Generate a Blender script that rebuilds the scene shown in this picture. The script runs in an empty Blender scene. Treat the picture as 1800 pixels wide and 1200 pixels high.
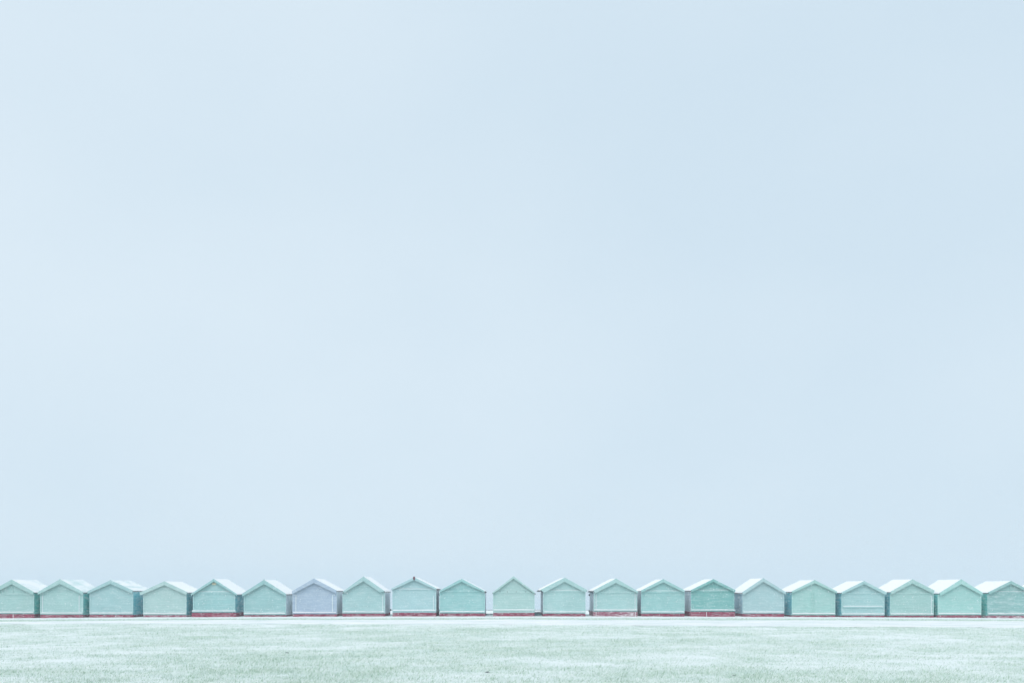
import bpy, math, random
import numpy as np
from mathutils import Vector

C = bpy.context.scene.collection
SC = bpy.context.scene
R = math.radians
rnd = random.Random(11)

# ------------------------------------------------------------------ camera
EYE = 1.6            # eye height, m
FOC = 1530.0         # focal length in photo pixels (1800 wide)
ROW = 49.0           # distance to the fronts of the huts
cam_d = bpy.data.cameras.new("camera")
cam = bpy.data.objects.new("camera", cam_d); C.objects.link(cam)
cam.location = (0, 0, EYE); cam.rotation_euler = (R(90), 0, 0)
cam_d.sensor_width = 36; cam_d.lens = FOC/1800*36
cam_d.shift_y = 434/1800.0
cam_d.clip_start = 0.1; cam_d.clip_end = 8000
SC.camera = cam

# ------------------------------------------------------------------ world + sun
SUN_EL, SUN_AZ = 56, 205           # soft sun behind the snow cloud, behind the camera
w = bpy.data.worlds.new("World"); SC.world = w; w.use_nodes = True
nt = w.node_tree; nt.nodes.clear()
def N(nt, t, **kw):
    n = nt.nodes.new(t)
    for k, v in kw.items(): setattr(n, k, v)
    return n
def lin(r, g, b):
    f = lambda c: (c/255/12.92) if c/255 <= .04045 else ((c/255+.055)/1.055)**2.4
    return (f(r), f(g), f(b), 1)
out = N(nt, 'ShaderNodeOutputWorld')
sky = N(nt, 'ShaderNodeTexSky', sky_type='NISHITA', sun_disc=False)
sky.sun_elevation = R(SUN_EL); sky.sun_rotation = R(SUN_AZ)
bg1 = N(nt, 'ShaderNodeBackground'); bg1.inputs[1].default_value = 0.1
nt.links.new(sky.outputs[0], bg1.inputs[0])
tc = N(nt, 'ShaderNodeTexCoord')
mp = N(nt, 'ShaderNodeMapping'); mp.inputs['Scale'].default_value = (1.5, 1.5, 2.4); mp.inputs['Location'].default_value = (2.3, .4, 1.1)
nz = N(nt, 'ShaderNodeTexNoise'); nz.inputs['Scale'].default_value = 1.6; nz.inputs['Detail'].default_value = 3; nz.inputs['Roughness'].default_value = .45
nt.links.new(tc.outputs['Generated'], mp.inputs[0]); nt.links.new(mp.outputs[0], nz.inputs['Vector'])
sp = N(nt, 'ShaderNodeSeparateXYZ'); nt.links.new(tc.outputs['Generated'], sp.inputs[0])
# the cloud is thinner (brighter) to the left, heavier towards the sea horizon on the right
m1 = N(nt, 'ShaderNodeMath', operation='MULTIPLY_ADD'); m1.inputs[1].default_value = -0.75; m1.inputs[2].default_value = 0.0
nt.links.new(sp.outputs[0], m1.inputs[0])
m2 = N(nt, 'ShaderNodeMath', operation='MULTIPLY_ADD'); m2.inputs[1].default_value = 1.6; nt.links.new(nz.outputs[0], m2.inputs[0]); nt.links.new(m1.outputs[0], m2.inputs[2])
m3 = N(nt, 'ShaderNodeMath', operation='SUBTRACT', use_clamp=True); m3.inputs[1].default_value = 0.42
nt.links.new(m2.outputs[0], m3.inputs[0])
cr = N(nt, 'ShaderNodeValToRGB')
cr.color_ramp.elements[0].color = lin(210, 229, 243); cr.color_ramp.elements[1].color = lin(223, 238, 249)
nt.links.new(m3.outputs[0], cr.inputs[0])
bg2 = N(nt, 'ShaderNodeBackground'); bg2.inputs[1].default_value = 1.0
nt.links.new(cr.outputs[0], bg2.inputs[0])
mx = N(nt, 'ShaderNodeMixShader'); mx.inputs[0].default_value = .97
nt.links.new(bg1.outputs[0], mx.inputs[1]); nt.links.new(bg2.outputs[0], mx.inputs[2]); nt.links.new(mx.outputs[0], out.inputs[0])

sun_d = bpy.data.lights.new("sun", 'SUN'); sun = bpy.data.objects.new("sun", sun_d); C.objects.link(sun)
sun_d.energy = 1.55; sun_d.angle = R(40); sun_d.color = (1, .97, .93)
_el, _az = R(SUN_EL), R(SUN_AZ)
_dir = Vector((math.sin(_az)*math.cos(_el), math.cos(_az)*math.cos(_el), math.sin(_el)))
sun.rotation_euler = _dir.to_track_quat('Z', 'Y').to_euler()

SC.view_settings.view_transform = 'Standard'; SC.view_settings.look = 'None'
SC.cycles.volume_bounces = 12; SC.cycles.max_bounces = 16
SC.view_settings.exposure = 0; SC.view_settings.gamma = 1; SC.view_settings.use_curve_mapping = False

# ------------------------------------------------------------------ helpers
def tag(o, label=None, cat=None, group=None, kind=None):
    if label: o['label'] = label
    if cat: o['category'] = cat
    if group: o['group'] = group
    if kind: o['kind'] = kind
    return o

def empty(name, loc):
    o = bpy.data.objects.new(name, None); C.objects.link(o); o.location = loc
    o.empty_display_size = .2
    return o

class MB:
    """collects faces, links them as one mesh object"""
    def __init__(s): s.v = []; s.f = []
    def add(s, vs, fs):
        b = len(s.v); s.v += [tuple(v) for v in vs]; s.f += [tuple(b+i for i in f) for f in fs]
    def box(s, x0, x1, y0, y1, z0, z1):
        s.add([(x0,y0,z0),(x1,y0,z0),(x1,y1,z0),(x0,y1,z0),(x0,y0,z1),(x1,y0,z1),(x1,y1,z1),(x0,y1,z1)],
              [(0,3,2,1),(4,5,6,7),(0,1,5,4),(1,2,6,5),(2,3,7,6),(3,0,4,7)])
    def prism(s, poly, y0, y1):
        """poly in XZ (counter-clockwise seen from -Y), extruded along Y"""
        n = len(poly)
        s.add([(x,y0,z) for x,z in poly]+[(x,y1,z) for x,z in poly],
              [tuple(range(n)), tuple(range(2*n-1, n-1, -1))]+[(i,i+n,(i+1)%n+n,(i+1)%n) for i in range(n)])
    def build(s, name, mat, parent=None, smooth=False, bevel=0):
        me = bpy.data.meshes.new(name); me.from_pydata(s.v, [], s.f); me.validate(); me.update()
        import bmesh
        bm = bmesh.new(); bm.from_mesh(me); bmesh.ops.recalc_face_normals(bm, faces=bm.faces); bm.to_mesh(me); bm.free()
        if mat: me.materials.append(mat)
        if smooth: me.polygons.foreach_set('use_smooth', [True]*len(me.polygons))
        o = bpy.data.objects.new(name, me); C.objects.link(o)
        if parent: o.parent = parent
        if bevel:
            b = o.modifiers.new('bevel', 'BEVEL'); b.width = bevel; b.segments = 1; b.limit_method = 'ANGLE'
        return o

def clip(poly, a, b, c):
    """keep the part of convex poly where a*x + b*z + c >= 0"""
    o = []
    for i in range(len(poly)):
        p, q = poly[i], poly[(i+1) % len(poly)]
        dp, dq = a*p[0]+b*p[1]+c, a*q[0]+b*q[1]+c
        if dp >= 0: o.append(p)
        if (dp > 0 > dq) or (dp < 0 < dq):
            t = dp/(dp-dq); o.append((p[0]+(q[0]-p[0])*t, p[1]+(q[1]-p[1])*t))
    return o

# lattice value noise, used for the snow cover and the lie of the ground
_tab = np.random.RandomState(5).rand(256, 256)
def vnoise(x, y):
    x = np.asarray(x, float); y = np.asarray(y, float)
    xi = np.floor(x).astype(int); yi = np.floor(y).astype(int)
    fx = x-xi; fy = y-yi; fx = fx*fx*(3-2*fx); fy = fy*fy*(3-2*fy)
    g = lambda a, b: _tab[a & 255, b & 255]
    return (g(xi,yi)*(1-fx)+g(xi+1,yi)*fx)*(1-fy)+(g(xi,yi+1)*(1-fx)+g(xi+1,yi+1)*fx)*fy
def fbm(x, y, o=4):
    s = 0; a = .5; t = 0
    for k in range(o):
        s = s+a*vnoise(x*2**k+17*k, y*2**k+31*k); t += a; a *= .55
    return s/t
def sstep(a, b, v):
    t = np.clip((v-a)/(b-a), 0, 1); return t*t*(3-2*t)

def ground_z(x, y):
    x = np.asarray(x, float); y = np.asarray(y, float)
    rise = (.072-.00013*np.minimum(x*x, 900))*sstep(22, 46, y)
    z = rise - .03*sstep(44, 48, y) + .035*(fbm(x/7, y/7, 2)-.5)*(1-sstep(44, 48, y))
    beach = sstep(63, 95, y)*-4.2
    return z*(1-sstep(63, 70, y))+beach
def path_near(x):
    return 37.1-.1*x-.0*x*x+1.1*(fbm(x/6, x*0+3, 3)-.5)
def path_far(x):
    return 42.6+.9*(fbm(x/5+40, x*0+9, 3)-.5)
def cover(x, y):
    """snow cover of the turf, 0 bare grass .. 1 all snow"""
    big = fbm(x/3.4, y/2.6, 4); mid = fbm(x/.9+50, y/.8, 3)
    c = .47+.85*(big-.5)+.95*(mid-.5)-.62*sstep(42.4, 42.9, y)*sstep(45.8, 45.2, y)+.35*(fbm(x/4.5+7, y/.8, 3)-.5)
    c = c+.14*sstep(2, 18, x)*sstep(30, 15, y)
    c = np.maximum(c, sstep(45.5, 46.1, y+1.1*(fbm(x/1.3, y/1.3, 3)-.5)))
    c = np.maximum(c, sstep(49.6, 50.0, y))
    edge = np.minimum(sstep(-.5, .3, y-path_near(x)), sstep(.5, -.3, y-path_far(x)))
    c = np.maximum(c, .95*edge*(y < 42.5))
    return np.clip(c, 0, 1)

# ------------------------------------------------------------------ materials
def mat(name):
    m = bpy.data.materials.new(name); m.use_nodes = True
    n = m.node_tree; b = n.nodes['Principled BSDF']
    return m, n, b
def posn(n, scale, detail=4, rough=.55, vec=(1,1,1)):
    g = N(n, 'ShaderNodeNewGeometry'); mp = N(n, 'ShaderNodeMapping'); mp.inputs['Scale'].default_value = vec
    t = N(n, 'ShaderNodeTexNoise'); t.inputs['Scale'].default_value = scale; t.inputs['Detail'].default_value = detail; t.inputs['Roughness'].default_value = rough
    n.links.new(g.outputs['Position'], mp.inputs[0]); n.links.new(mp.outputs[0], t.inputs['Vector'])
    return t
def ramp(n, src, a, b, ca=(0,0,0,1), cb=(1,1,1,1)):
    r = N(n, 'ShaderNodeValToRGB'); e = r.color_ramp.elements
    e[0].position = a; e[1].position = b; e[0].color = ca; e[1].color = cb
    n.links.new(src, r.inputs[0]); return r
def mixc(n, fac, a, b, blend='MIX'):
    m = N(n, 'ShaderNodeMix', data_type='RGBA', blend_type=blend)
    for idx, v in ((0, fac), (6, a), (7, b)):
        if isinstance(v, (int, float)): m.inputs[idx].default_value = v
        elif isinstance(v, tuple): m.inputs[idx].default_value = v
        else: n.links.new(v, m.inputs[idx])
    return m.outputs[2]
SNOW = (.90, .91, .92, 1)

def paint(name, col, snow=.35, grime=.12, rough=.6, bump=True):
    """oil paint on boards, slightly uneven, with wind driven snow caught on it in flat streaks"""
    m, n, b = mat(name)
    t1 = posn(n, 1.3, 3); t2 = posn(n, 14, 4, .6, (.25, .25, 1.6)); t3 = posn(n, 5, 5, .65, (.35, .35, 2.2))
    dark = tuple(c*(1-grime) for c in col[:3])+(1,)
    c = mixc(n, ramp(n, t1.outputs[0], .3, .7).outputs[0], dark, col)
    f = ramp(n, t3.outputs[0], .46, .72, (0,0,0,1), (snow,)*3+(1,))
    c = mixc(n, f.outputs[0], c, SNOW)
    f2 = ramp(n, t2.outputs[0], .55, .8, (0,0,0,1), (snow,)*3+(1,))
    c = mixc(n, f2.outputs[0], c, SNOW)
    n.links.new(c, b.inputs['Base Color']); b.inputs['Roughness'].default_value = rough
    b.inputs['Specular IOR Level'].default_value = .3
    if not bump: return m
    bp = N(n, 'ShaderNodeBump'); bp.inputs['Strength'].default_value = .25; bp.inputs['Distance'].default_value = .01
    n.links.new(t2.outputs[0], bp.inputs['Height']); n.links.new(bp.outputs[0], b.inputs['Normal'])
    return m

def snow_mat(name, tint=SNOW, thin=None, thr=(.5,.75)):
    m, n, b = mat(name)
    t1 = posn(n, 2.2, 5, .6, (1, .35, 1)); t2 = posn(n, 30, 3)
    c = mixc(n, ramp(n, t2.outputs[0], .3, .7).outputs[0], tuple(x*.97 for x in tint[:3])+(1,), tint)
    if thin: c = mixc(n, ramp(n, t1.outputs[0], thr[0], thr[1], (0,0,0,1), (.55,.55,.55,1)).outputs[0], c, thin)
    n.links.new(c, b.inputs['Base Color']); b.inputs['Roughness'].default_value = .75
    b.inputs['Specular IOR Level'].default_value = .15
    bp = N(n, 'ShaderNodeBump'); bp.inputs['Strength'].default_value = .5; bp.inputs['Distance'].default_value = .02
    n.links.new(t2.outputs[0], bp.inputs['Height']); n.links.new(bp.outputs[0], b.inputs['Normal'])
    return m

def brick_mat(name, ca, cb, snow):
    m, n, b = mat(name)
    g = N(n, 'ShaderNodeNewGeometry'); s = N(n, 'ShaderNodeSeparateXYZ'); n.links.new(g.outputs['Position'], s.inputs[0])
    ad = N(n, 'ShaderNodeMath', operation='ADD'); n.links.new(s.outputs[0], ad.inputs[0]); n.links.new(s.outputs[1], ad.inputs[1])
    cm = N(n, 'ShaderNodeCombineXYZ'); n.links.new(ad.outputs[0], cm.inputs[0]); n.links.new(s.outputs[2], cm.inputs[1])
    br = N(n, 'ShaderNodeTexBrick'); br.inputs['Scale'].default_value = 1
    br.inputs['Brick Width'].default_value = .225; br.inputs['Row Height'].default_value = .075; br.inputs['Mortar Size'].default_value = .006
    br.inputs['Color1'].default_value = ca; br.inputs['Color2'].default_value = cb
    br.inputs['Mortar'].default_value = tuple(x*.55 for x in ca[:3])+(1,)
    n.links.new(cm.outputs[0], br.inputs['Vector'])
    t = posn(n, 7, 5, .65, (.5, .5, 3.2))
    c = mixc(n, ramp(n, t.outputs[0], .47, .70, (0,0,0,1), (snow,)*3+(1,)).outputs[0], br.outputs[0], SNOW)
    n.links.new(c, b.inputs['Base Color']); b.inputs['Roughness'].default_value = .85
    bp = N(n, 'ShaderNodeBump'); bp.inputs['Strength'].default_value = .4; bp.inputs['Distance'].default_value = .01
    n.links.new(br.outputs['Fac'], bp.inputs['Height']); bp.invert = True; n.links.new(bp.outputs[0], b.inputs['Normal'])
    return m

M_snow = snow_mat('snow')
M_felt = paint('roof_felt', (.07,.085,.09,1), .25)
M_dark = paint('dark_iron', (.05,.07,.08,1), .15)
M_conc = paint('concrete', (.33,.36,.38,1), .3)
M_timber = paint('weathered_timber', (.16,.20,.22,1), .3)
M_bluebox = paint('blue_green_boards', (.24,.42,.47,1), .5)
M_brick = brick_mat('red_brick', (.36,.035,.095,1), (.20,.02,.06,1), .38)
M_brick_s = brick_mat('snowy_red_brick', (.36,.10,.16,1), (.30,.07,.12,1), .85)
M_redblock = paint('dark_red_block', (.17,.03,.05,1), .1)
M_cream = paint('cream_plate', (.80,.68,.45,1), .1)

# ------------------------------------------------------------------ ground
def axis(segs):
    a = []
    for lo, hi, n in segs: a += list(np.linspace(lo, hi, n, endpoint=False))
    return np.array(a+[segs[-1][1]])
def grid_mesh(name, X, Y, Z, m, attr=None):
    ny, nx = X.shape
    v = np.stack([X, Y, Z], -1).reshape(-1, 3)
    i = np.arange(nx*ny).reshape(ny, nx)
    f = np.stack([i[:-1,:-1], i[:-1,1:], i[1:,1:], i[1:,:-1]], -1).reshape(-1, 4)
    me = bpy.data.meshes.new(name)
    me.vertices.add(len(v)); me.vertices.foreach_set('co', v.astype('f').ravel())
    me.loops.add(f.size); me.loops.foreach_set('vertex_index', f.astype('i').ravel())
    me.polygons.add(len(f)); me.polygons.foreach_set('loop_start', np.arange(0, f.size, 4, dtype='i'))
    me.polygons.foreach_set('loop_total', np.full(len(f), 4, 'i'))
    me.update(); me.polygons.foreach_set('use_smooth', np.ones(len(f), bool))
    if attr is not None:
        a = me.attributes.new('snow_cover', 'FLOAT', 'POINT'); a.data.foreach_set('value', attr.astype('f').ravel())
    me.materials.append(m)
    o = bpy.data.objects.new(name, me); C.objects.link(o)
    return o

m, n, b = mat('snowy_turf')
at = N(n, 'ShaderNodeAttribute', attribute_name='snow_cover')
f1 = posn(n, 9, 5, .7); f2 = posn(n, 45, 3, .6); f3 = posn(n, 1.1, 4, .6)
fine = N(n, 'ShaderNodeMath', operation='MULTIPLY_ADD'); fine.inputs[1].default_value = 1.5; fine.inputs[2].default_value = -.75
n.links.new(f1.outputs[0], fine.inputs[0])
fine2 = N(n, 'ShaderNodeMath', operation='MULTIPLY_ADD'); fine2.inputs[1].default_value = 1.5
n.links.new(f2.outputs[0], fine2.inputs[0]); n.links.new(fine.outputs[0], fine2.inputs[2])
sm = N(n, 'ShaderNodeMath', operation='ADD'); n.links.new(fine2.outputs[0], sm.inputs[0]); n.links.new(at.outputs['Fac'], sm.inputs[1])
sb = N(n, 'ShaderNodeMath', operation='SUBTRACT', use_clamp=True); n.links.new(sm.outputs[0], sb.inputs[0]); sb.inputs[1].default_value = .70
green = mixc(n, ramp(n, f3.outputs[0], .35, .65).outputs[0], (.54,.655,.55,1), (.49,.635,.565,1))
c = mixc(n, sb.outputs[0], green, (.86,.905,.90,1))
n.links.new(c, b.inputs['Base Color']); b.inputs['Roughness'].default_value = .9; b.inputs['Specular IOR Level'].default_value = .1
bp = N(n, 'ShaderNodeBump'); bp.inputs['Strength'].default_value = .6; bp.inputs['Distance'].default_value = .03
n.links.new(fine2.outputs[0], bp.inputs['Height']); n.links.new(bp.outputs[0], b.inputs['Normal'])
M_turf = m

xs = axis([(-1500,-200,8), (-200,-36,20), (-36,36,480), (36,200,20), (200,1500,8)])
ys = axis([(-110,6,18), (6,64,390), (64,110,46), (110,3000,14)])
GX, GY = np.meshgrid(xs, ys)
GZ = ground_z(GX, GY)
cv = cover(GX, GY)
GZ = GZ+.012*(cv-.5)+.07*(fbm(GX/.38, GY/.38, 3)-.5)*(1-.6*cv)
tag(grid_mesh('ground', GX, GY, GZ, M_turf, cv), kind='structure')

# snow covered path across the lawn, an irregular sheet lying just above it
m, n, b = mat('trodden_snow')
p1 = posn(n, 1.6, 5, .6, (.25, 1.4, 1)); p2 = posn(n, 22, 4, .6)
c = mixc(n, ramp(n, p1.outputs[0], .42, .60).outputs[0], (.89,.88,.88,1), (.66,.73,.73,1))
c = mixc(n, ramp(n, p2.outputs[0], .5, .75, (0,0,0,1), (.35,.35,.35,1)).outputs[0], c, (.62,.72,.72,1))
n.links.new(c, b.inputs['Base Color']); b.inputs['Roughness'].default_value = .8; b.inputs['Specular IOR Level'].default_value = .15
bp = N(n, 'ShaderNodeBump'); bp.inputs['Strength'].default_value = .5; bp.inputs['Distance'].default_value = .03
n.links.new(p2.outputs[0], bp.inputs['Height']); n.links.new(bp.outputs[0], b.inputs['Normal'])
px = np.linspace(-60, 60, 700); pv = np.linspace(0, 1, 40)
PX, PV = np.meshgrid(px, pv)
near = path_near(PX)+.7*(fbm(PX/.5, PX*0, 3)-.5); far = path_far(PX)+.6*(fbm(PX/.5+9, PX*0, 2)-.5)
PY = near+(far-near)*PV
PZ = ground_z(PX, PY)+.03*sstep(0, .08, PV)*sstep(1, .92, PV)+.004+.012*(fbm(PX/.8, PY/.5, 3)-.5)
tag(grid_mesh('path', PX, PY, PZ, m), kind='structure')

# sea beyond the beach
m, n, b = mat('sea_water')
wv = posn(n, .35, 5, .6, (.4, 1, 1))
b.inputs['Base Color'].default_value = (.45, .58, .66, 1); b.inputs['Roughness'].default_value = .25
bp = N(n, 'ShaderNodeBump'); bp.inputs['Strength'].default_value = .5; bp.inputs['Distance'].default_value = .15
n.links.new(wv.outputs[0], bp.inputs['Height']); n.links.new(bp.outputs[0], b.inputs['Normal'])
SX, SY = np.meshgrid(np.linspace(-1500, 1500, 60), axis([(80,200,60),(200,3000,40)]))
SZ = -3.0+.12*(fbm(SX/9, SY/5, 3)-.5)
tag(grid_mesh('sea', SX, SY, SZ, m), kind='structure')

# ------------------------------------------------------------------ grass blades standing through the snow
def blades():
    rs = np.random.RandomState(3)
    n = 620000
    # more per square metre close by, where single blades can be told apart
    u = rs.rand(n); y = 1/(1/11.5+(1/36.5-1/11.5)*u)
    far = rs.rand(n) < .22
    y = np.where(far, 30+rs.rand(n)*18.5, y)
    x = (rs.rand(n)*2-1)*(y*.66+1.5)
    cvr = cover(x, y)
    keep = rs.rand(n) < np.clip(1.2-cvr*1.1, .12, 1)
    keep &= ~((y > path_near(x)-.1) & (y < path_far(x)+.1) & (rs.rand(n) > .04))
    keep &= (y < 45.1+.8*fbm(x/1.3, x*0+1, 2))
    x, y, cvr = x[keep], y[keep], cvr[keep]; n = len(x)
    z = ground_z(x, y)-.004+.012*(cvr-.5)+.07*(fbm(x/.38, y/.38, 3)-.5)*(1-.6*cvr)
    h = (.018+.042*rs.rand(n)**1.8)*(.55+1.1*fbm(x/.22, y/.22, 2))*(1.15-.4*cvr); a = rs.rand(n)*6.283; wd = .0022+.0026*rs.rand(n)+y*.00006
    lx = np.cos(a*3.1)*h*.7+h*.35; ly = np.sin(a*3.1)*h*.7
    v = np.empty((n, 3, 3), 'f')
    v[:,0] = np.stack([x-np.cos(a)*wd, y-np.sin(a)*wd, z], -1)
    v[:,1] = np.stack([x+np.cos(a)*wd, y+np.sin(a)*wd, z], -1)
    v[:,2] = np.stack([x+lx, y+ly, z+h], -1)
    me = bpy.data.meshes.new('grass')
    me.vertices.add(3*n); me.vertices.foreach_set('co', v.ravel())
    me.loops.add(3*n); me.loops.foreach_set('vertex_index', np.arange(3*n, dtype='i'))
    me.polygons.add(n); me.polygons.foreach_set('loop_start', np.arange(0, 3*n, 3, dtype='i')); me.polygons.foreach_set('loop_total', np.full(n, 3, 'i'))
    at = me.attributes.new('tone', 'FLOAT', 'FACE'); at.data.foreach_set('value', rs.rand(n).astype('f'))
    me.update()
    m, nt_, b = mat('frosted_grass')
    an = N(nt_, 'ShaderNodeAttribute', attribute_name='tone')
    r = ramp(nt_, an.outputs['Fac'], 0, 1, (.23,.36,.25,1), (.94,.945,.95,1))
    e = r.color_ramp.elements.new(.35); e.color = (.50,.63,.50,1)
    e = r.color_ramp.elements.new(.55); e.color = (.68,.78,.72,1)
    nt_.links.new(r.outputs[0], b.inputs['Base Color']); b.inputs['Roughness'].default_value = .8; b.inputs['Specular IOR Level'].default_value = .1
    me.materials.append(m)
    o = bpy.data.objects.new('grass', me); C.objects.link(o)
    tag(o, 'short frosted grass poking through thin snow on the lawn', 'grass', kind='stuff')
blades()

# low drift of snow along the foot of the huts
dx = np.linspace(-34, 34, 900); dv = np.linspace(0, 1, 14)
DX, DV = np.meshgrid(dx, dv)
wdt = .35+.5*fbm(DX/1.1, DX*0+5, 3)
DY = 48.86-wdt*(1-DV)
hgt = .004+.05*np.clip(fbm(DX/.45+70, DX*0+2, 4)-.38, 0, 1)*(.4+.5*sstep(0, 22, DX))
DZ = ground_z(DX, DY)-.02+(hgt+.02)*np.sin(np.pi*np.clip(DV, 0, 1))**.7+.008*(fbm(DX/.2, DY/.2, 2)-.5)
tag(grid_mesh('snow_drift', DX, DY, DZ, M_snow), 'low lumpy drift of white snow along the foot of the beach huts', 'snow', kind='stuff')

# ------------------------------------------------------------------ the huts
S = FOC/ROW                               # survey scale: photo pixels per metre on the plane of the fronts
mx_ = lambda px: (px-900)/S               # metres across
mz_ = lambda py: EYE-(py-1034)/S          # metres up
DEPTH = 2.4

def siding(mb, poly, z0, z1, yf, pitch=.145, lip=.011):
    """lapped boards over a convex outline in XZ, facing -Y: every board leans out at its foot"""
    z = z0
    while z < z1:
        p = clip(clip(poly, 0, 1, -z), 0, -1, z+pitch)
        if len(p) >= 3:
            n = len(p)
            fr = [(x, yf-lip*(1-(zz-z)/pitch)-.002, zz) for x, zz in p]
            bk = [(x, yf+.004, zz) for x, zz in p]
            mb.add(fr+bk, [tuple(range(n))]+[(i, i+n, (i+1) % n+n, (i+1) % n) for i in range(n)])
        z += pitch

def snow_strip(name, x0, x1, y0, y1, z, t, parent, seed):
    """a ridge of settled snow on a narrow ledge"""
    mb = MB(); nx = max(6, int((x1-x0)/.06)); rr = random.Random(seed)
    hs = []; h = t
    for i in range(nx+1):
        h = .7*h+.3*t*rr.uniform(.6, 1.4); hs.append(h*(.5 if i in (0, nx) else 1))
    for i in range(nx):
        xa, xb = x0+(x1-x0)*i/nx, x0+(x1-x0)*(i+1)/nx
        ha, hb = hs[i], hs[i+1]; ym = (y0+y1)/2
        mb.add([(xa,y0,z),(xb,y0,z),(xb,y0+.006,z+hb*.75),(xa,y0+.006,z+ha*.75),(xb,ym,z+hb),(xa,ym,z+ha),(xb,y1,z+hb*.9),(xa,y1,z+ha*.9),(xb,y1,z),(xa,y1,z)],
               [(0,1,2,3),(3,2,4,5),(5,4,6,7),(7,6,8,9)])
    i = 0
    return mb.build(name, M_snow, parent, smooth=True)

def hut(k, d):
    """d: outline of the hut as surveyed (pixels), everything is built in metres from the hut's own base"""
    X0 = mx_((d['w'][0]+d['w'][1])/2); Z0 = mz_(d['b'])
    X = lambda p: mx_(p)-X0; Z = lambda p: mz_(p)-Z0
    root = empty('beach_hut', (X0, ROW, Z0)); root.rotation_euler = (0, 0, R({7:.7, 8:.5, 9:0, 10:0, 11:1.8, 12:.8}.get(k, .35*math.sin(k*2.3))))
    tag(root, d['label'], 'beach hut', 'beach huts standing in a row at the edge of the snowy lawn')
    front = paint('paint_front', lin(*d['c']), d.get('sn', .18), .08)
    trim = paint('paint_trim', lin(*d.get('tc', tuple(c-1 for c in d['c']))), .25, .06)
    side = paint('paint_side', lin(*d['sc']), d.get('ssn', .5), .25, .6, False)
    wl, wr = X(d['w'][0]), X(d['w'][1]); ax = X(d['a'][0]); at, ai = Z(d['a'][1]), Z(d['a'][2])
    elx, elt, elbx, elb = X(d['l'][0]), Z(d['l'][1]), X(d['l'][2]), Z(d['l'][3])
    erx, ert, erbx, erb = X(d['r'][0]), Z(d['r'][1]), X(d['r'][2]), Z(d['r'][3])
    pt = Z(d['p'])
    kl = (at-elt)/(ax-elx); kr = (at-ert)/(erx-ax)            # slopes
    RT = .035                                                 # roof top below the top edge of the bargeboards
    TH = .05
    roofl = lambda x: at-RT-kl*(ax-x)
    roofr = lambda x: at-RT-kr*(x-ax)
    # walls: closed body + lapped boards on the front and on both sides
    mb = MB()
    wz_l, wz_r, wz_a = roofl(wl)-TH-.004, roofr(wr)-TH-.004, at-RT-TH-.004
    pent = [(wl,pt),(wr,pt),(wr,wz_r),(ax,wz_a),(wl,wz_l)]
    mb.prism(pent, 0, DEPTH)
    body = mb.build('wall', side, root)
    mb = MB(); siding(mb, pent, pt, wz_a, 0, d.get('pitch', .14), d.get('lip', .012))
    mb.build('front_boards', front, root)
    for sgn, xw, zt in ((-1, wl, wz_l), (1, wr, wz_r)):
        m2 = MB(); siding(m2, [(0,pt),(DEPTH,pt),(DEPTH,zt-.003),(0,zt-.003)], pt, zt-.003, 0, .15, .014)
        m2.v = [(xw-sgn*y, x, z) for x, y, z in m2.v]
        m2.build('side_boards', side, root)
    # corner boards
    for sgn, xw in ((1, wl), (-1, wr)):
        m2 = MB(); x0, x1 = sorted((xw-sgn*.02, xw+sgn*.055))
        poly = clip(clip([(x0,pt+.03),(x1,pt+.03),(x1,3),(x0,3)], kl, -1, at-RT-TH-.01-kl*ax), -kr, -1, at-RT-TH-.01+kr*ax)
        if len(poly) > 2:
            m2.prism(poly, -.03, -.004); m2.build('corner_board', trim, root)
    # roof: two felted slabs with snow on them
    oy0, oy1 = -.115, DEPTH+.05
    mb = MB()
    mb.prism([(elx+.01, roofl(elx+.01)-TH), (ax, at-RT-TH), (erx-.01, roofr(erx-.01)-TH), (erx-.01, roofr(erx-.01)), (ax, at-RT), (elx+.01, roofl(elx+.01))], oy0, oy1)
    roof = mb.build('roof', M_felt, root)
    nx, ny = 40, 28
    us = np.linspace(elx-.005, erx+.005, nx+1); vs = np.linspace(oy0+.01, oy1-.01, ny+1)
    U, V = np.meshgrid(us, vs)
    base = np.where(U < ax, at-RT-kl*(ax-U), at-RT-kr*(U-ax))
    th = d.get('snow', .030)*(.65+.7*fbm((U+X0)/.5, V/.6, 3))
    ed = np.minimum(sstep(0, .04, U-us[0]), sstep(0, .04, us[-1]-U))
    T = base+.004+th*(.35+.65*ed)
    sb = MB()
    vv = np.stack([U, V, T], -1).reshape(-1, 3)
    fs = [(j*(nx+1)+i, j*(nx+1)+i+1, (j+1)*(nx+1)+i+1, (j+1)*(nx+1)+i) for j in range(ny) for i in range(nx)]
    sb.add(vv, fs)
    def skirt(idx):
        pts = [vv[i] for i in idx]; low = [(p[0], p[1], base.reshape(-1)[i]+.003) for p, i in zip(pts, idx)]
        nn = len(pts); sb.add([tuple(p) for p in pts]+low, [(i, i+1, i+1+nn, i+nn) for i in range(nn-1)])
    skirt([i for i in range(nx+1)]); skirt([ny*(nx+1)+i for i in range(nx+1)])
    skirt([j*(nx+1) for j in range(ny+1)]); skirt([j*(nx+1)+nx for j in range(ny+1)])
    smat = snow_mat('roof_snow', SNOW, lin(*d['thin']) if 'thin' in d else None, d.get('thr', (.5, .75)))
    sb.build('snow', smat, roof)
    # bargeboards, front and rear
    L = [(elx, elt), (elbx, elb), (ax, ai), (ax, at)]
    Rr = [(ax, at), (ax, ai), (erbx, erb), (erx, ert)]
    for poly in (L, Rr):
        g = MB(); g.prism([(x+(.002 if poly is Rr and x == ax else 0), z) for x, z in poly], -.150, -.116)
        g.build('bargeboard', trim, root, bevel=.006)
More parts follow.
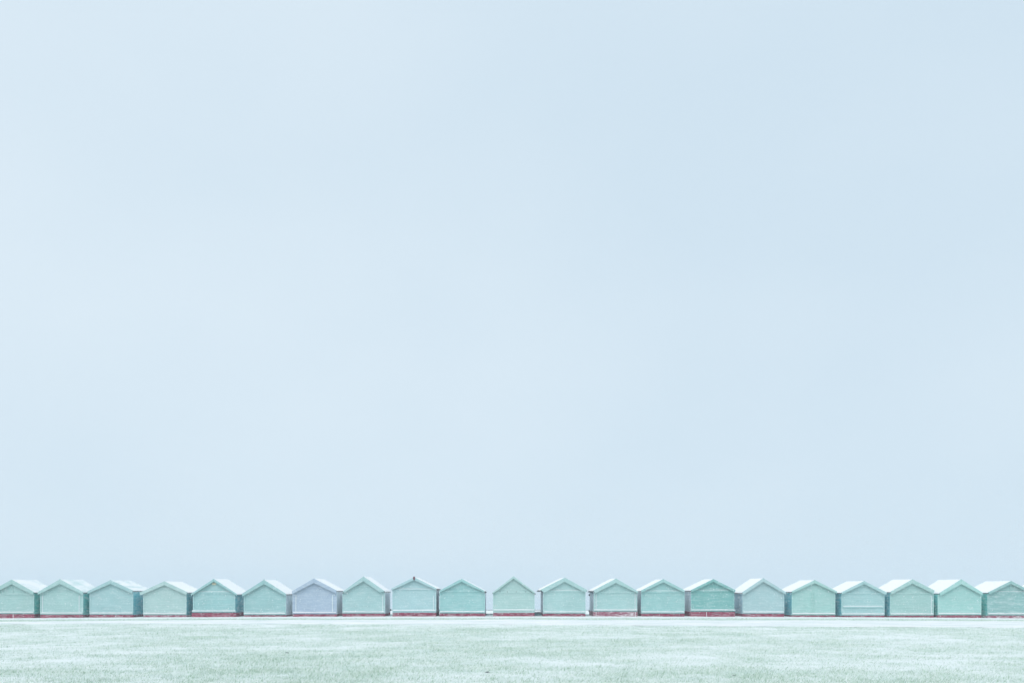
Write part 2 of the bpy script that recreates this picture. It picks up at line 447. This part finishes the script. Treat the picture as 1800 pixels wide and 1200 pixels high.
    for poly in (L, Rr):
        g = MB(); g.prism([(x, z-.004) for x, z in poly], DEPTH+.055, DEPTH+.085)
        g.build('bargeboard', trim, root)
    # eaves fascia down each side
    for s_, ex, rf in ((1, elx, roofl(elx+.01)), (-1, erx, roofr(erx-.01))):
        x0, x1 = sorted((ex+s_*.012, ex+s_*.034))
        g = MB(); g.box(x0, x1, -.114, DEPTH+.045, rf-TH-.04, rf-TH-.006); g.build('fascia', side, root)
    # brick plinth
    e = d.get('pw', 0)
    g = MB(); g.box(wl-.012-e, wr+.012+e, -.035-(.03 if e else 0), DEPTH+.01, -.2, pt-.002)
    g.build('plinth', M_brick_s if d.get('ps') else M_brick, root, bevel=.01)
    if 'pj' in d:
        for j in d['pj']:
            g = MB(); g.box(X(j)-.012, X(j)+.012, -.075 if e else -.045, -.02, -.15, pt-.004); g.build('plinth_joint', M_snow, root)
    # ledge above the plinth with its line of snow
    lz = Z(d.get('ledge', d['p']-2.6))
    g = MB(); g.box(wl-e+.005, wr+e-.005, -.065-(.02 if e else 0), -.031, max(pt+.002, lz-.045), lz+.006)
    sill = g.build('sill', trim, root)
    snow_strip('snow', wl-e, wr+e, -.075-(.02 if e else 0), -.012, lz+.007, .042, sill, 100+k)
    if 'ledge' in d and lz-pt > .1:
        g = MB(); g.box(wl+.01, wr-.01, -.034, -.005, pt+.004, lz-.05); g.build('skirting_board', trim, root)
    # the rail across the foot of the gable
    if 'band' in d:
        z0 = Z(d['band']); z1 = z0+d.get('bh', .10)
        q = [(wl-.01, z0), (wr+.01, z0), (wr+.01, z1), (wl-.01, z1)]
        q = clip(clip(q, kl, -1, at-.15-kl*ax), -kr, -1, at-.15+kr*ax)
        if len(q) > 2:
            g = MB(); g.prism(q, -.036, -.006); bd = g.build('gable_rail', trim, root)
            if d.get('bs'):
                xa = min(x for x, z in q if z > z1-.01); xb = max(x for x, z in q if z > z1-.01)
                snow_strip('snow', xa+.03, xb-.03, -.036, -.008, z1+.002, .022, bd, 300+k)
    if 'short' in d:                      # short rail high in the gable
        z0 = Z(d['short'])
        q = clip(clip([(-2, z0), (2, z0), (2, z0+.05), (-2, z0+.05)], kl, -1, at-.16-kl*ax), -kr, -1, at-.16+kr*ax)
        if len(q) > 2:
            g = MB(); g.prism(q, -.03, -.006); g.build('gable_rail', trim, root)
    if d.get('gb'):
        g = MB(); g.box(ax-.018, ax+.018, -.030, -.006, Z(d.get('band', 1042))+.10, ai-.01); g.build('gable_batten', trim, root)
    for x in d.get('frame', ()):
        g = MB(); g.box(X(x)-.018, X(x)+.018, -.034, -.006, lz+.05, Z(d.get('ft', 1046))); g.build('frame_batten', M_conc if d.get('fd') else paint('white_batten', (.72,.79,.81,1), .4), root)
    for x in d.get('mid', ()):
        g = MB(); g.box(X(x)-.02, X(x)+.02, -.036, -.006, lz+.05, Z(1040.5)); g.build('door_batten', trim, root)
    if 'rail' in d:
        z = Z(d['rail'])
        g = MB(); g.box(wl+.07, wr-.07, -.05, -.005, z-.045, z+.03); rl = g.build('rail', trim, root)
        snow_strip('snow', wl+.07, wr-.07, -.052, -.006, z+.031, .03, rl, 55)
    if 'hatch' in d:
        a, b_, c_, e_ = d['hatch']
        g = MB()
        g.box(X(a), X(b_), -.026, -.006, Z(c_)-.03, Z(c_)); g.box(X(a), X(a)+.03, -.025, -.006, Z(e_), Z(c_)-.03); g.box(X(b_)-.03, X(b_), -.025, -.006, Z(e_), Z(c_)-.03)
        g.build('hatch_frame', trim, root)
    if 'plate' in d:
        px_, pz_ = X(d['plate'][0]), Z(d['plate'][1]); g = MB()
        pts = [(px_+.115*math.copysign(abs(math.cos(t))**.7, math.cos(t)), pz_+.06*math.copysign(abs(math.sin(t))**.8, math.sin(t))) for t in [i*math.pi/10 for i in range(20)]]
        g.prism(pts, -.045, -.008); pl = g.build('name_plate', M_cream, root, bevel=.004)
        g = MB(); g.box(px_-.06, px_+.06, -.049, -.046, pz_-.012, pz_+.008); g.build('faded_lettering', M_conc, pl)
    if 'cap' in d:
        g = MB(); cx = X(d['cap']); g.prism([(cx-.036, ai-.0), (cx+.036, ai-.0), (cx+.058, at+.03), (cx-.058, at+.03)], -.185, -.151); g.build('ridge_block', M_redblock, root, bevel=.005)
    for yy in d.get('fin', ()):
        g = MB(); g.add([(ax-.03,yy-.03,at-.05),(ax+.03,yy-.03,at-.05),(ax+.03,yy+.03,at-.05),(ax-.03,yy+.03,at-.05),(ax,yy,at+.07)], [(0,1,2,3),(0,1,4),(1,2,4),(2,3,4),(3,0,4)])
        g.build('finial', trim, root)
    for s_, zz in d.get('hinge', ()):
        xw = wl if s_ < 0 else wr; z = Z(zz)
        x0, x1 = sorted((xw+s_*.0, xw+s_*.075))
        g = MB(); g.box(x0, x1, DEPTH-.28, DEPTH-.02, z-.018, z+.018); g.box(x0+.01, x1-.005, DEPTH-.12, DEPTH-.06, z-.055, z+.055)
        g.build('hinge', M_dark, root)
    for s_ in d.get('gut', ()):
        ex, rf = (elx, roofl(elx)) if s_ < 0 else (erx, roofr(erx))
        x0, x1 = sorted((ex-s_*.005, ex+s_*.045))
        g = MB(); g.box(x0, x1, -.10, DEPTH+.04, rf-.085, rf-.02); g.build('gutter', M_dark, root)
    for x, y in d.get('nail', ()):
        g = MB(); g.prism([(X(x)+.022*math.cos(t), Z(y)+.022*math.sin(t)) for t in [i*math.pi/4 for i in range(8)]], -.046, -.034); g.build('bolt_head', M_dark, root)
    return root

GRN, GRY, TEAL = (118,214,208), (220,236,243), (122,208,218)
H = [
 dict(w=(-14.5,59.8), a=(22.8,1017.9,1026.1), l=(-17,1039.8,-14.5,1044.9), r=(62.1,1039.8,59.9,1044.9), p=1078.4, b=1084.6, c=(166,200,196), sc=GRN,
      band=1044.6, gb=1, pj=(23.8,), thin=(170,205,205), label='pale green beach hut cut off by the left edge of the photo'),
 dict(w=(71.8,145.9), a=(107.6,1017.2,1025.8), l=(68.5,1039.8,69,1044.6), r=(148,1039.8,147.5,1044.6), p=1079.8, b=1083.9, c=(169,203,200), sc=GRN,
      short=1038.6, frame=(75.3,139.5), thin=(165,208,205), thr=(.42,.68), label='pale mint beach hut with white battens near both corners, second from the left'),
 dict(w=(158.2,234), a=(196.2,1018.8,1025.6), l=(155.5,1038.5,156,1042.7), r=(235.5,1037,234,1042.3), p=1079.8, b=1083.6, c=(166,200,201), sc=TEAL,
      hatch=(178,212,1066,1078), thin=(175,208,208), thr=(.4,.66), label='pale blue green beach hut with faint hatch outline low on its wall, third from left'),
 dict(w=(252.7,327.4), a=(290.6,1020.8,1027.8), l=(247,1041,248.7,1045.6), r=(331,1039.8,328.8,1044.9), p=1080.3, b=1083.2, c=(177,205,202), sc=TEAL,
      short=1033.2, ps=1, label='pale beach hut with pinkish snow dusted plinth, just left of the cream plate hut'),
 dict(w=(340,413), a=(377.2,1016.7,1021.5), l=(336.5,1043.4,338.2,1045.8), r=(417.5,1043.1,417,1045.8), p=1076.2, b=1082.4, c=(158,200,200), sc=TEAL,
      band=1042.6, bs=1, plate=(376.5,1025.6), pw=.06, label='blue green beach hut with a small cream plate under its gable peak'),
 dict(w=(429.2,502.4), a=(465.3,1018.2,1026.1), l=(426.6,1042.9,426.8,1047.8), r=(503.8,1042.9,503.6,1047.2), p=1080.3, b=1082.4, c=(157,196,196), sc=GRY,
      fin=(-.13,2.45), label='teal beach hut with small pointed ridge finials, just left of the grey lilac hut'),
 dict(w=(515,591.2), a=(552.7,1016,1024), l=(514.2,1038.4,514.6,1043.4), r=(592.4,1037,591.2,1042.3), p=1078.8, b=1082, c=(174,191,209), sc=GRY, 
      short=1032, frame=(520.4,584.7), ft=1045, label='grey lilac beach hut, the only one in the row that is not green'),
 dict(w=(602.8,676.2), a=(639.6,1012.4,1021), l=(602.3,1039.9,606.5,1040.6), r=(677.2,1038.4,668.5,1040.6), p=1077.8, b=1081.7, c=(170,203,203), sc=GRY, 
      frame=(672.8,), hinge=((1,1073),), short=1030.5, label='mint green beach hut with steep gable and broad bargeboards, just right of the lilac hut'),
 dict(w=(690.4,766.2), a=(728.4,1013.8,1018.9), l=(688.4,1033.5,690,1036.2), r=(768,1033.3,766.5,1036), p=1076.2, b=1081.7, c=(175,207,210), sc=GRY,
      band=1036.4, bh=.06, bs=1, ledge=1072.6, frame=(762,), cap=728.4, hinge=((1,1046),(1,1074)), gut=(1,), label='pale aqua beach hut with a dark red block at its peak'),
 dict(w=(773.2,851.9), a=(811.4,1016.3,1022), l=(772.5,1037.6,773.2,1040.6), r=(851.9,1037.7,851.4,1040.6), p=1077.4, b=1081.7, c=(156,201,200), sc=GRY,
      band=1039.9, gb=1, gut=(1,), label='aqua beach hut just right of the hut with the dark red peak block'),
 dict(w=(867.2,939.2), a=(902.7,1012.1,1016.4), l=(865.5,1040.6,867,1042.4), r=(940.2,1040.6,939.2,1042.4), p=1076.4, b=1081.7, c=(178,209,205), sc=GRY,
      band=1042, bh=.12, ledge=1071.8, gut=(1,), nail=((879,1039.4),(891.7,1039.4),(907.5,1039.4),(924,1039.4)), label='narrow beach hut with the steepest thin edged gable and open gaps on both sides'),
 dict(w=(955.3,1028.7), a=(992.2,1014.3,1022), l=(949.5,1035.8,956.8,1040.8), r=(1031.9,1036.2,1029,1040.8), p=1077.8, b=1081.7, c=(173,207,205), sc=GRY,
      band=1039.9, bs=1, gut=(-1,), label='mint beach hut beside the low blue green box, right of the steep narrow hut'),
 dict(w=(1044.2,1119.5), a=(1082.2,1016,1024), l=(1042.3,1037,1046.3,1041.7), r=(1121.7,1039,1120,1041.8), p=1074.4, b=1081.7, c=(171,206,204), sc=GRY,
      band=1041.6, gb=1, frame=(1047.8,1116.4), ft=1042.5, ps=1, pw=.02, pj=(1047.6,1116.6), hinge=((-1,1045.5),(-1,1075)), gut=(-1,), label='mint beach hut with deep pinkish brick plinth and white battens at both front corners'),
 dict(w=(1127.7,1202.6), a=(1165.3,1017,1022.9), l=(1126,1037,1127.4,1040.6), r=(1203.3,1037,1201.8,1040.6), p=1077.8, b=1082.4, c=(158,201,199), sc=GRY,
      band=1041, bs=1, label='plain aqua beach hut directly left of the deepest green hut'),
 dict(w=(1215.1,1290), a=(1252.8,1017,1022), l=(1213,1036.5,1215.6,1039.8), r=(1292,1036.6,1290.4,1040.4), p=1074.5, b=1082.7, c=(129,184,180), sc=GRY, 
      band=1039.5, bs=1, gb=1, pw=.04, pj=(1241.5,), fin=(2.45,), label='deepest green beach hut of the row, on a tall dark red plinth'),
 dict(w=(1305.8,1377.8), a=(1340.5,1015.3,1022), l=(1303,1040.5,1305.8,1044.6), r=(1380.7,1040.2,1380,1044.2), p=1078.1, b=1082.7, c=(174,203,205), sc=(176,212,224),
      hinge=((-1,1047),(-1,1075)), label='plain pale beach hut without gable rail, directly right of the deepest green hut'),
 dict(w=(1392.2,1467.3), a=(1430.5,1018.6,1024.4), l=(1390.3,1038.6,1392.2,1041.5), r=(1470.2,1038.9,1469.5,1042), p=1080.6, b=1083.2, c=(166,206,200), sc=TEAL,
      mid=(1426.5,1430.5), short=1030, label='mint beach hut divided by an upright batten down the middle of its wall'),
 dict(w=(1479.3,1554), a=(1517.2,1020.3,1026), l=(1477.2,1040.4,1478.6,1043.9), r=(1557.6,1040.6,1555,1044.8), p=1081.3, b=1083.6, c=(168,204,204), sc=TEAL,
      band=1043.6, rail=1066, label='beach hut with a long snow topped white rail low across its wall'),
 dict(w=(1564.8,1640.2), a=(1602,1017.4,1025), l=(1563.6,1039,1565.2,1044), r=(1641,1037,1638.5,1042.7), p=1081.3, b=1083.9, c=(167,203,198), sc=TEAL,
      band=1043.6, frame=(1636.8,), label='mint beach hut directly right of the hut with the low white rail'),
 dict(w=(1648.6,1723.9), a=(1687.6,1017.4,1026), l=(1649,1041.5,1651,1046.3), r=(1725.2,1041,1724.6,1045.8), p=1080.6, b=1084.6, c=(166,210,204), sc=GRN,
      fin=(), label='bright mint beach hut with vivid red plinth and no gable rail, near the right'),
 dict(w=(1735.7,1811), a=(1774.7,1020.3,1025.7), l=(1734.6,1040.2,1737,1043.9), r=(1814.5,1040.2,1812.5,1043.9), p=1081, b=1084.9, c=(148,190,187), sc=GRN,
      band=1042.4, bs=1, gb=1, ps=1, lip=.02, sn=.35, label='greyish green beach hut with lapped boards showing, cut by the right edge'),
 dict(w=(1824,1899), a=(1861,1017.5,1025), l=(1822,1039.5,1824,1044), r=(1901,1039.5,1899,1044), p=1081, b=1085, c=(177,205,202), sc=GRN,
      band=1044, label='last beach hut at the right edge, only a snowy corner of its roof showing'),
]
for k, d in enumerate(H): hut(k, d)

# ------------------------------------------------------------------ small things behind the row
kb = MB(); xk = -40  # dark strip built in place of the shadow line along the step edge
while xk < 40:
    kb.box(xk, xk+1.19, 51.75, 51.81, float(ground_z(xk, 51.75))-.05, float(ground_z(xk+.6, 51.75))+.035); xk += 1.2
tag(kb.build('step_shadow_strip', M_timber), 'thin dark strip standing in for the step edge shadow behind the beach huts', 'step_shadow_strip')

sw = empty('sea_wall', (0, 62, 0)); tag(sw, 'low grey sea wall crossing the gaps between the middle huts, with snow in front', 'sea wall')
g = MB(); g.box(-80, 80, 0, .3, -.6, .098); g.build('wall', M_conc, sw)

fl = empty('slatted_rail', (mx_(860), 50.9, .06)); tag(fl, 'little low dark slatted rail in the gap left of the steep narrow hut', 'rail')
g = MB(); g.box(-.27, .25, 0, .04, .045, .085); g.build('top_bar', M_timber, fl)
for i in range(5):
    x = -.22+i*.105
    g = MB(); g.box(x, x+.03, .003, .035, -.05, .044); g.build('slat', M_timber, fl)

bx = empty('storage_box', (mx_(949), 50.6, .06)); tag(bx, 'low blue green wooden box with snowy lid, right of the steep narrow hut', 'box')
g = MB(); g.box(-.42, .22, 0, .4, -.05, .14); g.build('body', M_bluebox, bx, bevel=.006)
g = MB(); g.box(-.44, .24, -.02, .42, .142, .165); ld = g.build('lid', M_bluebox, bx)
snow_strip('snow', -.44, .24, -.02, .42, .166, .035, ld, 4)

for (px, py, s, lab) in ((857, 1181, .03, 'small dark clod of turf on snowy grass below the gap beside the steep hut'),
                         (505, 1147.5, .03, 'small dark clod of turf on the snow below the grey lilac hut'),
                         (1290, 1186, .022, 'tiny dark clod of turf near the bottom edge, below the deepest green hut')):
    Y = (EYE)*FOC/(py-1034); Xc = (px-900)*Y/FOC
    g = MB(); rr = random.Random(px); vs = []
    for i in range(6):
        for j in range(4):
            th, ph = i*math.pi/3, (j/3)*math.pi/2; r_ = s*rr.uniform(.7, 1.2)
            vs.append((r_*1.5*math.cos(th)*math.cos(ph), r_*math.sin(th)*math.cos(ph), r_*.6*math.sin(ph)))
    g.add(vs, [(i*4+j, ((i+1) % 6)*4+j, ((i+1) % 6)*4+j+1, i*4+j+1) for i in range(6) for j in range(3)])
    o = g.build('turf_clod', M_dark); o.location = (Xc, Y, float(ground_z(Xc, Y)))
    tag(o, lab, 'clod', 'turf clods on the lawn')

# ------------------------------------------------------------------ falling snow
def flakes():
    rs = np.random.RandomState(9)
    n1, n2 = 7000, 45000
    y = np.concatenate([16+rs.rand(n1)*32, 12+rs.rand(n2)*36.5])
    x = (rs.rand(n1+n2)*2-1)*(y*.68+1)
    z = np.concatenate([rs.rand(n1)*(1.5+y[:n1]*.72), .1+rs.rand(n2)*3.2])
    n = n1+n2; r = .0030+.0035*rs.rand(n)
    d = rs.randn(n, 6, 3)*.22+np.array([[1,0,0],[-1,0,0],[0,1,0],[0,-1,0],[0,0,1],[0,0,-1]])
    v = (np.stack([x, y, z], -1)[:,None,:]+d*r[:,None,None]*1.1).astype('f')
    f = (np.arange(n)[:,None,None]*6+np.array([[0,2,4],[2,1,4],[1,3,4],[3,0,4],[2,0,5],[1,2,5],[3,1,5],[0,3,5]])).reshape(-1, 3)
    me = bpy.data.meshes.new('falling_snow')
    me.vertices.add(6*n); me.vertices.foreach_set('co', v.ravel())
    me.loops.add(f.size); me.loops.foreach_set('vertex_index', f.astype('i').ravel())
    me.polygons.add(len(f)); me.polygons.foreach_set('loop_start', np.arange(0, f.size, 3, dtype='i')); me.polygons.foreach_set('loop_total', np.full(len(f), 3, 'i'))
    me.update(); me.materials.append(M_flake)
    o = bpy.data.objects.new('falling_snow', me); C.objects.link(o)
    tag(o, 'fine snowflakes falling through the air in front of the huts', 'snow', kind='stuff')
M_flake, _n, _b = mat('snow_flake'); _b.inputs['Base Color'].default_value = (.9,.91,.92,1); _b.inputs['Roughness'].default_value = .6
flakes()

# ------------------------------------------------------------------ haze
hz = MB(); hz.box(-1600, 1600, -130, 3100, -6, 27)
ho = hz.build('haze', None)
m = bpy.data.materials.new('haze_air'); m.use_nodes = True; n = m.node_tree; n.nodes.clear()
mo = N(n, 'ShaderNodeOutputMaterial'); vp = N(n, 'ShaderNodeVolumePrincipled')
vp.inputs['Color'].default_value = (.895, .915, .93, 1); vp.inputs['Density'].default_value = .0013
n.links.new(vp.outputs[0], mo.inputs['Volume']); ho.data.materials.append(m)
tag(ho, 'thin snowy haze in the air over lawn, huts and sea', 'haze', kind='stuff')
